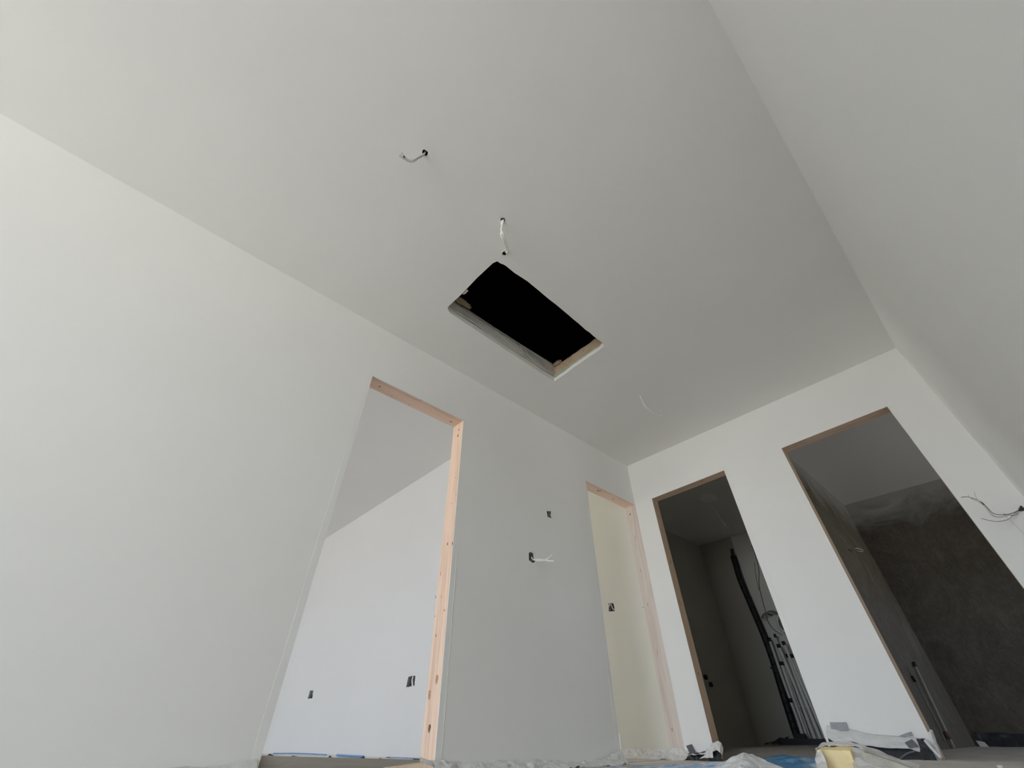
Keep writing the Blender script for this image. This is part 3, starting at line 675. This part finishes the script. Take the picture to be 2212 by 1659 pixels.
tube('strand', [at_z(1531, 1084, Zc3+.01), at_z(1538, 1092, Zc3-.03), at_z(1548, 1107, Zc3-.12), at_z(1556, 1120, Zc3-.2), at_z(1566, 1134, Zc3-.26), at_z(1572, 1140, Zc3-.27), at_z(1576, 1139, Zc3-.26)], .006, 'cable_white', rc)
pr = circ(0, 0, .10, 12, 5, .2); q = at_z(1529, 1076, Zc3)
bm = bmesh.new(); V = [bm.verts.new((q.x+a, q.y+b*1.3, Zc3-.003)) for a, b in pr]; V2 = [bm.verts.new((v.co.x, v.co.y, Zc3)) for v in V]
bm.faces.new(V); bm.faces.new(V2[::-1]); [bm.faces.new((V[i], V[(i+1) % 12], V2[(i+1) % 12], V2[i])) for i in range(12)]
link('filler_patch', bm, 'cable_white', rc)
for (x, y, lab) in ((1522, 1463, 'small round dark pipe stub low on the dark room wall, beside the jamb'), (1533.5, 1479, 'small round dark pipe stub low on the dark room wall, further from the jamb')):
    p = at_x(x, y, -3.16); tg = tube('pipe_stub', [p-Vector((.03, 0, 0)), p+Vector((.03, 0, 0))], .028, 'box_dark'); origin_to(tg, p); tag(tg, lab, 'pipe stub')

# ================================================================ RENDERED ROOM (behind door 4)
XW = -.933
def rx(x, y, d=0): return at_x(x, y, XW+d)
e = empty('service_pipe', rx(2055, 1600)); e.location.z = 0; tag(e, 'single grey pipe rising low on the cement rendered wall of the right hand room', 'pipe')
a, b = rx(1976, 1437, .02), rx(2054, 1603, .02)
tube('pipe_body', [a, a.lerp(b, .5), Vector((b.x, b.y, .0))], .0115, 'pipe_grey', e, 10)
tube('cap', [a+Vector((0, -.015, -.01)), a+Vector((0, .015, .02))], .015, 'black', e, 8)
tube('fitting', [b+Vector((0, 0, .02)), b+Vector((0, 0, .07))], .018, 'knot', e, 8)
hc = empty('wall_cable', rx(1960, 1443)); tag(hc, 'thin dark cable running down the cement rendered wall beside the grey pipe', 'cable')
tube('strand', [rx(1959, 1441, .01), rx(1966, 1454, .015), rx(1973, 1464, .015), rx(1987, 1490, .012), rx(2010, 1535, .012), rx(2030, 1575, .012), rx(2042, 1602, .012)], .005, 'cable_dark', hc)
tube('knot_end', [rx(1970, 1460, .02), rx(1977, 1473, .02)], .012, 'black', hc, 8)
rg = tube('wire_ring', [rx(1841, 1186, .03), rx(1848, 1184.5, .07), rx(1858, 1186, .10), rx(1864, 1189, .10), rx(1860, 1191.5, .08), rx(1852, 1189.5, .06), rx(1846, 1187.5, .04)], .006, 'cable_grey')
origin_to(rg, rx(1841, 1186)); tag(rg, 'small pale loop of wire on the cement rendered wall', 'wire')
p0, p1 = at_y(2115, 1608, Y7-.03), at_y(2230, 1612, Y7-.03)
bf = sheet('black_foil', [[(p0.x, Y7-.02, .11), ((p0.x+p1.x)/2, Y7-.02, .11), (p1.x, Y7-.02, .10)], [(p0.x, Y7-.06, .0), ((p0.x+p1.x)/2, Y7-.07, .0), (p1.x, Y7-.06, .0)]], 30, 6, .015, 'black_film', None, 6, 7)
tag(bf, 'black edge foil along the foot of the cement rendered back wall', 'foil')
p = at_y(2124, 1614, Y7-.15); sc_ = sheet('paper_scrap', [[p+Vector((-.03, 0, .05)), p+Vector((.03, 0, .04))], [p+Vector((-.01, 0, -.05)), p+Vector((.07, 0, -.05))]], 4, 4, .003, 'white_film', None, 2)
tag(sc_, 'tiny pale scrap at the foot of the rendered back wall', 'scrap')
M['batten2'] = M['batten']

# ================================================================ THRESHOLD AND WALL FEET
# weathered board standing in the left doorway
tb = hexa('threshold_board', [(XL-.01, .775, -.10), (XL-.01, 1.56, -.10), (XL-.01, 1.56, at_x(907, 1641.5, XL-.01).z), (XL-.01, .775, at_x(557, 1633, XL-.01).z)],
          [(XL-.045, .775, -.10), (XL-.045, 1.56, -.10), (XL-.045, 1.56, at_x(907, 1641.5, XL-.01).z), (XL-.045, .775, at_x(557, 1633, XL-.01).z)], 'greywood')
origin_to(tb, (XL, 1.17, -.10)); tag(tb, 'weathered grey board lying across the foot of the large left doorway', 'board')
# small pine batten in front of it
a, b = at_h(858, 1659, 1.75), at_h(916, 1647.5, 1.75)
bt = hexa('pine_batten', [(a.x, a.y, -.055), (b.x, b.y, -.055), (b.x, b.y, b.z), (a.x, a.y, a.z)], [(a.x-.05, a.y-.02, -.055), (b.x-.05, b.y+.03, -.055), (b.x-.05, b.y+.03, b.z), (a.x-.05, a.y-.02, a.z)], 'batten')
origin_to(bt, (a.x, a.y, -.055)); tag(bt, 'short brown timber offcut on the floor in front of the pine jamb', 'offcut')

# far wall foot in the bright room: white film, blue chalk-blue edge, black gaps
def fy(x, y, d=0): return at_y(x, y, far1-d)
ff = empty('edge_film', fy(730, 1634)); tag(ff, 'white film with a blue edge along the foot of the bright room wall', 'film')
top = [(565, 1627), (620, 1626.5), (690, 1628.5), (760, 1632), (820, 1635), (860, 1635.5), (905, 1637)]
bot = [(565, 1636), (620, 1637), (690, 1640), (760, 1643), (820, 1646), (860, 1646), (905, 1648)]
sheet('film', [[fy(x, y, .004) for x, y in top], [fy(x, y, .02) for x, y in bot]], 60, 4, .004, 'white_film', ff, 2, 5)
tube('blue_edge', [fy(590, 1627.3, .012), fy(640, 1627.2, .012), (fy(690, 1629.5, .012)), fy(705, 1630.6, .012)], .005, 'blue_line', ff, 6)
tube('blue_edge', [fy(728, 1631.2, .016), fy(755, 1633.2, .016), fy(785, 1634.5, .016)], .009, 'blue_line', ff, 6)
tube('blue_edge', [fy(838, 1636, .014), fy(870, 1637, .014), fy(895, 1638, .014)], .003, 'blue_line', ff, 6)
for tri in (((707, 1638), (711.5, 1632.5), (716, 1638)), ((774, 1640), (785, 1634), (783, 1641)), ((752, 1638.5), (757, 1637), (766, 1638.5)), ((796, 1641), (800, 1638.6), (812, 1641)), ((812, 1641.5), (820, 1637.5), (830, 1641.5)),
            ((886, 1643), (895, 1638.5), (905, 1639), (905, 1644)), ((862, 1642), (872, 1641), (876, 1643)), ((559, 1634), (563, 1627.5), (566, 1633)), ((573, 1633.5), (582, 1628.5), (592, 1633.5)), ((625, 1635), (632, 1632.5), (645, 1635)), ((832, 1636.5), (837, 1635), (842, 1637))):
    P4_ = [fy(x, y, .03) for x, y in tri]; bm = bmesh.new(); A = [bm.verts.new(p) for p in P4_]; B = [bm.verts.new(p+Vector((0, .012, 0))) for p in P4_]
    bm.faces.new(A); bm.faces.new(B[::-1]); n = len(A)
    for i in range(n): bm.faces.new((A[i], A[(i+1) % n], B[(i+1) % n], B[i]))
    link('black_gap', bm, 'black', ff)

# crumpled white film along the foot of the left wall between the two openings
def L(lst, d): return [at_x(x, y, XL+d) for x, y in lst]
topl = [(928, 1640), (960, 1642), (985, 1646), (1012, 1641), (1022, 1646), (1050, 1645), (1085, 1642), (1110, 1641), (1125, 1645), (1150, 1640), (1175, 1641), (1200, 1643), (1240, 1645), (1270, 1642), (1300, 1637), (1322, 1630), (1338, 1620)]
midl = [(x, y+7) for x, y in topl]; 
tl = L(topl, .004); ml = [Vector((p.x+.04+.015*sin(i*2.3), p.y, p.z-.012)) for i, p in enumerate(tl)]
bl = [Vector((XL+.10+.03*sin(i*1.9), p.y, fz(XL+.1, p.y)+.003)) for i, p in enumerate(tl)]
for p in ml: p.z = max(p.z, -.052)
for p in tl: p.z = max(p.z, -.045)
sf = sheet('masking_film', [tl, ml, bl], 110, 12, .016, 'white_film', None, 5, 15)
tag(sf, 'long crumpled white film strip along the foot of the left wall', 'film')
fl2 = tube('film_tail', [at_x(1338, 1585, XL+.004), at_x(1339.5, 1600, XL+.006), at_x(1341.5, 1618, XL+.012)], .0035, 'cable_white'); origin_to(fl2, at_x(1338, 1618, XL)); tag(fl2, 'thin white film curl standing up the edge of the narrow opening', 'film')
lf = sheet('masking_film', [L([(400, 1655), (440, 1656), (480, 1652), (520, 1645), (556, 1639)], .004), [Vector((XL+.03, y_, -.04)) for y_ in (-.2, .05, .3, .55, .77)], [Vector((XL+.07, y_, -.058)) for y_ in (-.2, .05, .3, .55, .77)]], 60, 6, .004, 'white_film', None, 8, 12)
tag(lf, 'white film strip at the foot of the wall left of the large doorway', 'film')
# white strip folded at the foot of the pine jamb
wj = sheet('tape_strip', [[at_x(907, 1634.5, XL+.02), at_x(925, 1641, XL+.03), at_x(940, 1647, XL+.03)], [at_x(907, 1645, XL+.03), at_x(920, 1650, XL+.04), at_x(938, 1658, XL+.04)]], 10, 5, .003, 'white_film', None, 3)
tag(wj, 'pale folded strip of film at the foot of the pine jamb', 'film')

# film at the foot of the narrow opening and of the end wall near the corner
def B_(lst, d): return [at_y(x, y, YB-d) for x, y in lst]
sn = sheet('masking_film', [B_([(1345, 1618), (1370, 1617), (1400, 1619), (1430, 1617), (1452, 1613), (1475, 1617), (1490, 1622)], .006),
                            [p + Vector((0, -.05, -.03)) for p in B_([(1345, 1618), (1370, 1617), (1400, 1619), (1430, 1618), (1452, 1616), (1475, 1619), (1490, 1624)], .006)],
                            [Vector((p.x, YB-.16, fz(p.x, YB)+.004)) for p in B_([(1345, 1618), (1370, 1617), (1400, 1619), (1430, 1617), (1452, 1613), (1475, 1617), (1490, 1622)], 0)]], 60, 12, .014, 'white_film', None, 12, 12)
tag(sn, 'crumpled dirty white film in the foot of the narrow opening', 'film')
fl_px = [(1493, 1626), (1510, 1628), (1522, 1619), (1536, 1607), (1549, 1599), (1558, 1604), (1563, 1616)]
a = B_(fl_px, .008)
b = [Vector((p.x, YB-.05-.02*(i % 2), max(fz(p.x, YB)+.035, p.z-.055))) for i, p in enumerate(a)]
cf = sheet('masking_film', [a, b], 40, 8, .007, 'white_film', None, 14, 16)
tag(cf, 'white film flap bunched at the foot of the doorway nearest the corner', 'film')
bs = sheet('black_foil', [[Vector((p.x, YB-.03, min(.02, p.z))) for p in B_([(1466, 1628), (1500, 1626), (1530, 1620), (1562, 1618)], 0)],
                          [Vector((p.x, YB-.075, fz(p.x, YB))) for p in B_([(1466, 1628), (1500, 1626), (1530, 1620), (1562, 1618)], 0)]], 36, 6, .012, 'black_film', None, 15, 18)
tag(bs, 'black edge foil under the film flap near the corner', 'foil')
t1 = B_([(1482, 1611), (1493.5, 1607.5), (1503, 1626), (1491, 1630)], .03)
tp = hexa('tape_piece', t1, [p+Vector((0, .002, 0)) for p in t1], 'tape_dark'); origin_to(tp, t1[3]); tag(tp, 'short upright piece of dark grey tape near the corner of the end wall', 'tape')
ft = sheet('torn_film', [B_([(1524, 1630), (1532, 1622), (1540, 1620)], .10), B_([(1510, 1638), (1528, 1637), (1540, 1636)], .12)], 12, 6, .008, 'white_film', None, 16, 20)
tag(ft, 'torn white film scrap on the floor in front of the black foil near the corner', 'film')

# pillar between the two end doorways
upper = [(1785, 1566), (1797, 1566), (1834, 1574), (1877, 1584), (1938, 1590), (1975, 1591.5), (1996, 1594)]
lower = [(1787, 1594), (1803, 1603), (1836, 1600), (1862, 1609), (1911, 1616), (1964, 1617), (2014, 1634)]
U_, Lw = B_(upper, .004), B_(lower, .03)
mid = [u.lerp(l, .5)+Vector((0, -.014, 0)) for u, l in zip(U_, Lw)]
pf = sheet('masking_film', [U_, mid, Lw], 110, 16, .006, 'white_film', None, 21, 15)
tag(pf, 'white film skirt taped to the pillar between the two end doorways', 'film')
tube('pull_string', [p+Vector((0, -.002, 0)) for p in B_([(1834, 1575), (1877, 1585), (1910, 1588.5), (1938, 1590.5), (1975, 1592)], .004)], .0022, 'cable_grey', pf and None).name = 'film_seam'
sm = bpy.data.objects['film_seam']; origin_to(sm, B_([(1905, 1588)], .0)[0]); tag(sm, 'thin grey cord along the upper edge of the pillar film', 'cord')
bs2t = [Vector((p.x, YB-.012, p.z+.008)) for p in Lw]; bs2b = [Vector((p.x, YB-.07, fz(p.x, YB)+.002)) for p in Lw]
for p in bs2t: p.z = max(p.z, .02)
bk = sheet('black_foil', [bs2t, bs2b], 60, 8, .008, 'black_film', None, 22, 9)
tag(bk, 'black edge foil under the film skirt of the pillar', 'foil')
t2 = B_([(1792, 1560), (1827.5, 1560), (1833, 1579.5), (1796.5, 1580.5)], .018)
tp = hexa('tape_piece', t2, [p+Vector((0, .002, 0)) for p in t2], 'tape'); origin_to(tp, t2[3]); tag(tp, 'grey rectangular tape patch on the pillar between the end doorways', 'tape')
t3 = B_([(1954, 1604), (1970, 1596.5), (1985, 1613), (1965, 1617)], .05)
tp = hexa('tape_piece', t3, [p+Vector((0, .002, 0)) for p in t3], 'tape_dark'); origin_to(tp, t3[3]); tag(tp, 'dark grey tape piece at the right foot of the pillar', 'tape')
t4 = B_([(1940, 1590), (1968, 1580), (1974, 1589), (1950, 1592)], .012)
cs = sheet('grey_smear', [[t4[0], t4[1]], [t4[3], t4[2]]], 10, 5, .004, 'tape', None, 31, 30); tag(cs, 'small smudged scrap of grey foil above the film seam of the pillar', 'foil')
c5 = sheet('black_foil', [B_([(1978, 1593), (1990, 1594), (1998, 1596)], .03), B_([(1985, 1610), (1998, 1612), (2010, 1614)], .07), [Vector((p.x, YB-.12, fz(p.x, YB))) for p in B_([(1990, 1620), (2010, 1625), (2028, 1630)], 0)]], 24, 14, .014, 'black_film', None, 33, 18)
tag(c5, 'crumpled black foil heap at the left foot of the right hand doorway', 'foil')
c6 = tube('white_cord', [at_y(1999, 1600, YB-.06), at_y(2009, 1612, YB-.08), at_y(2020, 1624, YB-.10), at_y(2033, 1637, YB-.12)], .009, 'white_film'); origin_to(c6, at_y(2033, 1637, YB-.12)); tag(c6, 'rolled white film edge leaning down to the floor at the right hand doorway', 'film')
jf = sheet('masking_film', [[at_y(2003, 1583, YB-.002), at_y(2008, 1576, YB-.012), at_y(2016, 1576, YB+.02)], [at_y(2010, 1600, YB-.02), at_y(2016, 1598, YB-.03), at_y(2022, 1598, YB+.01)], [at_y(2028, 1632, YB-.06), at_y(2034, 1636, YB-.08), at_y(2038, 1640, YB-.05)]], 14, 16, .008, 'white_film', None, 35, 16)
tag(jf, 'twisted pale film around the foot of the right hand doorway jamb', 'film')
lo = tube('curled_foil', [at_y(1942, 1642, YB-.14), at_y(1952, 1633, YB-.14), at_y(1964, 1626, YB-.13), at_y(1978, 1623, YB-.12)], .004, 'tape_dark'); origin_to(lo, at_y(1944, 1640, YB-.14)); tag(lo, 'curled dark strip arching over the floor at the foot of the pillar', 'foil')

# plaster crumbs on the floor
rnd = random.Random(77)
for k, (x, y, d) in enumerate(((1298, 1649, 1.7), (1366, 1644, 2.2), (1440, 1639, 2.4), (2160, 1657, 2.0))):
    p = at_z(x, y, -.03); p = at_z(x, y, fz(p.x, p.y)+.004); p = at_z(x, y, fz(p.x, p.y)+.004); bm = bmesh.new(); bmesh.ops.create_icosphere(bm, subdivisions=1, radius=.0045 if k != 3 else .010)
    for v in bm.verts: v.co = v.co*(1+rnd.uniform(-.3, .3)) + p
    o = link('plaster_crumb', bm, 'gypsum'); origin_to(o, p); tag(o, ['white plaster crumb on the floor before the film of the left wall', 'tiny plaster crumb on the floor before the narrow opening', 'tiny plaster crumb on the floor left of the doorway nearest the corner', 'plaster lump on the floor at the bottom right edge'][k], 'crumb')

# ================================================================ FOREGROUND: BLUE PACK, MILKY FILM, YELLOW FOAM
def fg(x, y, d): return at_h(x, y, d)
edge = [(1240, 1659, 1.36), (1300, 1656, 1.35), (1400, 1652, 1.34), (1480, 1650, 1.33), (1530, 1647, 1.32), (1560, 1642, 1.31), (1592, 1635, 1.30), (1650, 1637, 1.30), (1690, 1632, 1.30), (1725, 1630, 1.29), (1760, 1635, 1.28)]
bk_ = [fg(*e_) for e_ in edge]
back_ = [Vector((p.x*1.04, p.y*1.04, fz(p.x, p.y)+.002)) for p in bk_]
f1 = [Vector((p.x*.93, p.y*.93, p.z-.004)) for p in bk_]
f2_ = [Vector((p.x*.80, p.y*.80, p.z-.022)) for p in bk_]
f3_ = [Vector((p.x*.74, p.y*.74, fz(p.x, p.y)+.002)) for p in bk_]
bl = sheet('blue_pack', [back_, bk_, f1, f2_, f3_], 170, 44, .0045, 'blue_film', None, 41, 15, smooth=True)
tag(bl, 'low pack wrapped in shiny wrinkled blue polythene on the floor in the foreground', 'package')
# milky film peak draped over it
def cone_sheet(name, peak, base, mat, seed, amp):
    rows = []
    for s in (0, .12, .3, .6, 1.0):
        rows.append([peak.lerp(b, s) + Vector((0, 0, -.35*s*(1-s)*(peak.z-b.z))) for b in base])
    return sheet(name, rows, 48, 18, amp, mat, None, seed, 15)
pk = fg(1605, 1621.5, 1.20)
mf_ = empty('milky_film', (pk.x, pk.y, 0)); tag(mf_, 'peaked fold of milky translucent polythene on the blue pack', 'film')
def ridge(ptsrow): return [fg(*q) for q in ptsrow]
o = sheet('sheet_front', [ridge([(1592, 1629, 1.20), (1599, 1624, 1.19), (1605, 1622, 1.18), (1613, 1623, 1.18), (1626, 1627, 1.19)]),
                          ridge([(1578, 1637, 1.17), (1592, 1634, 1.15), (1606, 1630, 1.13), (1622, 1634, 1.14), (1648, 1638, 1.17)]),
                          ridge([(1545, 1656, 1.14), (1575, 1656, 1.10), (1600, 1650, 1.08), (1635, 1654, 1.10), (1700, 1658, 1.14)]),
                          ridge([(1520, 1668, 1.10), (1570, 1672, 1.06), (1600, 1670, 1.03), (1640, 1672, 1.06), (1730, 1672, 1.10)])], 44, 30, .005, 'clear_film', mf_, 44, 24)
sheet('sheet_back', [ridge([(1592, 1633, 1.20), (1599, 1629, 1.19), (1605, 1627, 1.18), (1613, 1628, 1.18), (1626, 1632, 1.19)]),
                     [Vector((p.x*1.10, p.y*1.10, .05)) for p in ridge([(1585, 1637, 1.20), (1595, 1637, 1.20), (1606, 1637, 1.20), (1622, 1637, 1.20), (1640, 1638, 1.20)])]], 20, 8, .0008, 'clear_film', mf_, 45, 20)
# yellow foam block: vertical sides, rests on the floor
d_ = 1.12
A0, A1, A2 = fg(1767, 1620, d_), fg(1834, 1619, d_*1.0), fg(1852, 1611, d_*1.07)
yt = A0.z
def blk(name, cs, zt, mat, jit, seed, parent=None):
    bm = bmesh.new(); n = 5; rnd = random.Random(seed)
    lo = [bm.verts.new((c.x, c.y, fz(c.x, c.y)+.002)) for c in cs]; hi = [bm.verts.new((c.x, c.y, z)) for c, z in zip(cs, zt)]
    bm.faces.new(lo[::-1]); bm.faces.new(hi)
    for i in range(4): j = (i+1) % 4; bm.faces.new((lo[i], lo[j], hi[j], hi[i]))
    bmesh.ops.subdivide_edges(bm, edges=bm.edges[:], cuts=5, use_grid_fill=True)
    for v in bm.verts:
        if v.co.z > -.02: v.co += Vector([noise.noise(v.co*40+Vector((seed, k, 0))) for k in range(3)])*jit
    return link(name, bm, mat, parent, False)
rt = Vector((A1.x-A0.x, A1.y-A0.y, 0)); dirv = Vector((A0.x, A0.y, 0)).normalized()
cs = [Vector((A0.x, A0.y, 0)), Vector((A1.x, A1.y, 0))+dirv*0.0, Vector((A1.x, A1.y, 0))+dirv*.09+rt.normalized()*.012, Vector((A0.x, A0.y, 0))+dirv*.09+rt.normalized()*.010]
fb = blk('foam_block', cs, [A0.z, A1.z, A1.z+.002, A0.z+.003], 'foam', .004, 5)
origin_to(fb, (cs[0].x, cs[0].y, 0)); tag(fb, 'pale yellow foam block standing on the floor in the foreground', 'foam block')
# clear film draped from the block to the right
dr = sheet('clear_film', [ridge([(1762, 1617, 1.17), (1775, 1607, 1.22), (1800, 1601, 1.25), (1836, 1601, 1.26), (1860, 1607, 1.27), (1900, 1622, 1.28), (1945, 1640, 1.30), (1990, 1655, 1.32)]),
                          ridge([(1763, 1622, 1.13), (1776, 1612, 1.18), (1806, 1609, 1.20), (1846, 1610, 1.20), (1868, 1620, 1.20), (1896, 1636, 1.20), (1930, 1652, 1.20), (1965, 1664, 1.20)])], 70, 12, .003, 'clear_film', None, 51, 26)
tag(dr, 'clear crinkled polythene draped over the yellow foam block', 'film')
dr2 = sheet('clear_film', [ridge([(1838, 1612, 1.18), (1850, 1611, 1.19), (1870, 1616, 1.20), (1905, 1634, 1.21), (1950, 1656, 1.22)]),
                           ridge([(1838, 1640, 1.12), (1860, 1640, 1.12), (1885, 1645, 1.12), (1915, 1656, 1.12), (1950, 1668, 1.12)]),
                           ridge([(1848, 1675, 1.05), (1868, 1675, 1.05), (1888, 1675, 1.05), (1920, 1676, 1.05), (1950, 1678, 1.05)])], 40, 18, .005, 'clear_film', None, 53, 22)
tag(dr2, 'lower fold of clear polythene beside the right face of the yellow foam block', 'film')
dr3 = sheet('clear_film', [ridge([(1762, 1620, 1.14), (1768, 1616, 1.13), (1772, 1618, 1.11)]), ridge([(1762, 1645, 1.10), (1775, 1645, 1.08), (1785, 1647, 1.08)]), ridge([(1766, 1672, 1.05), (1778, 1672, 1.04), (1790, 1674, 1.04)])], 12, 14, .003, 'clear_film', None, 57, 26)
tag(dr3, 'narrow clear polythene fold on the left face of the yellow foam block', 'film')
# grey-green lump added as the shade on the block's right side
gb = blk('grey_offcut', [Vector((A1.x, A1.y, 0))+rt.normalized()*.018+dirv*.01, Vector((A1.x, A1.y, 0))+rt.normalized()*.085+dirv*.02, Vector((A1.x, A1.y, 0))+rt.normalized()*.07+dirv*.09, Vector((A1.x, A1.y, 0))+rt.normalized()*.03+dirv*.08], [A1.z-.004, A1.z-.022, A1.z-.020, A1.z-.002], 'insul', .004, 9)
gb.data.materials.clear(); gb.data.materials.append(M['offcut']); origin_to(gb, (A1.x, A1.y, 0)); tag(gb, 'grey offcut under clear polythene right of the yellow foam block', 'offcut')
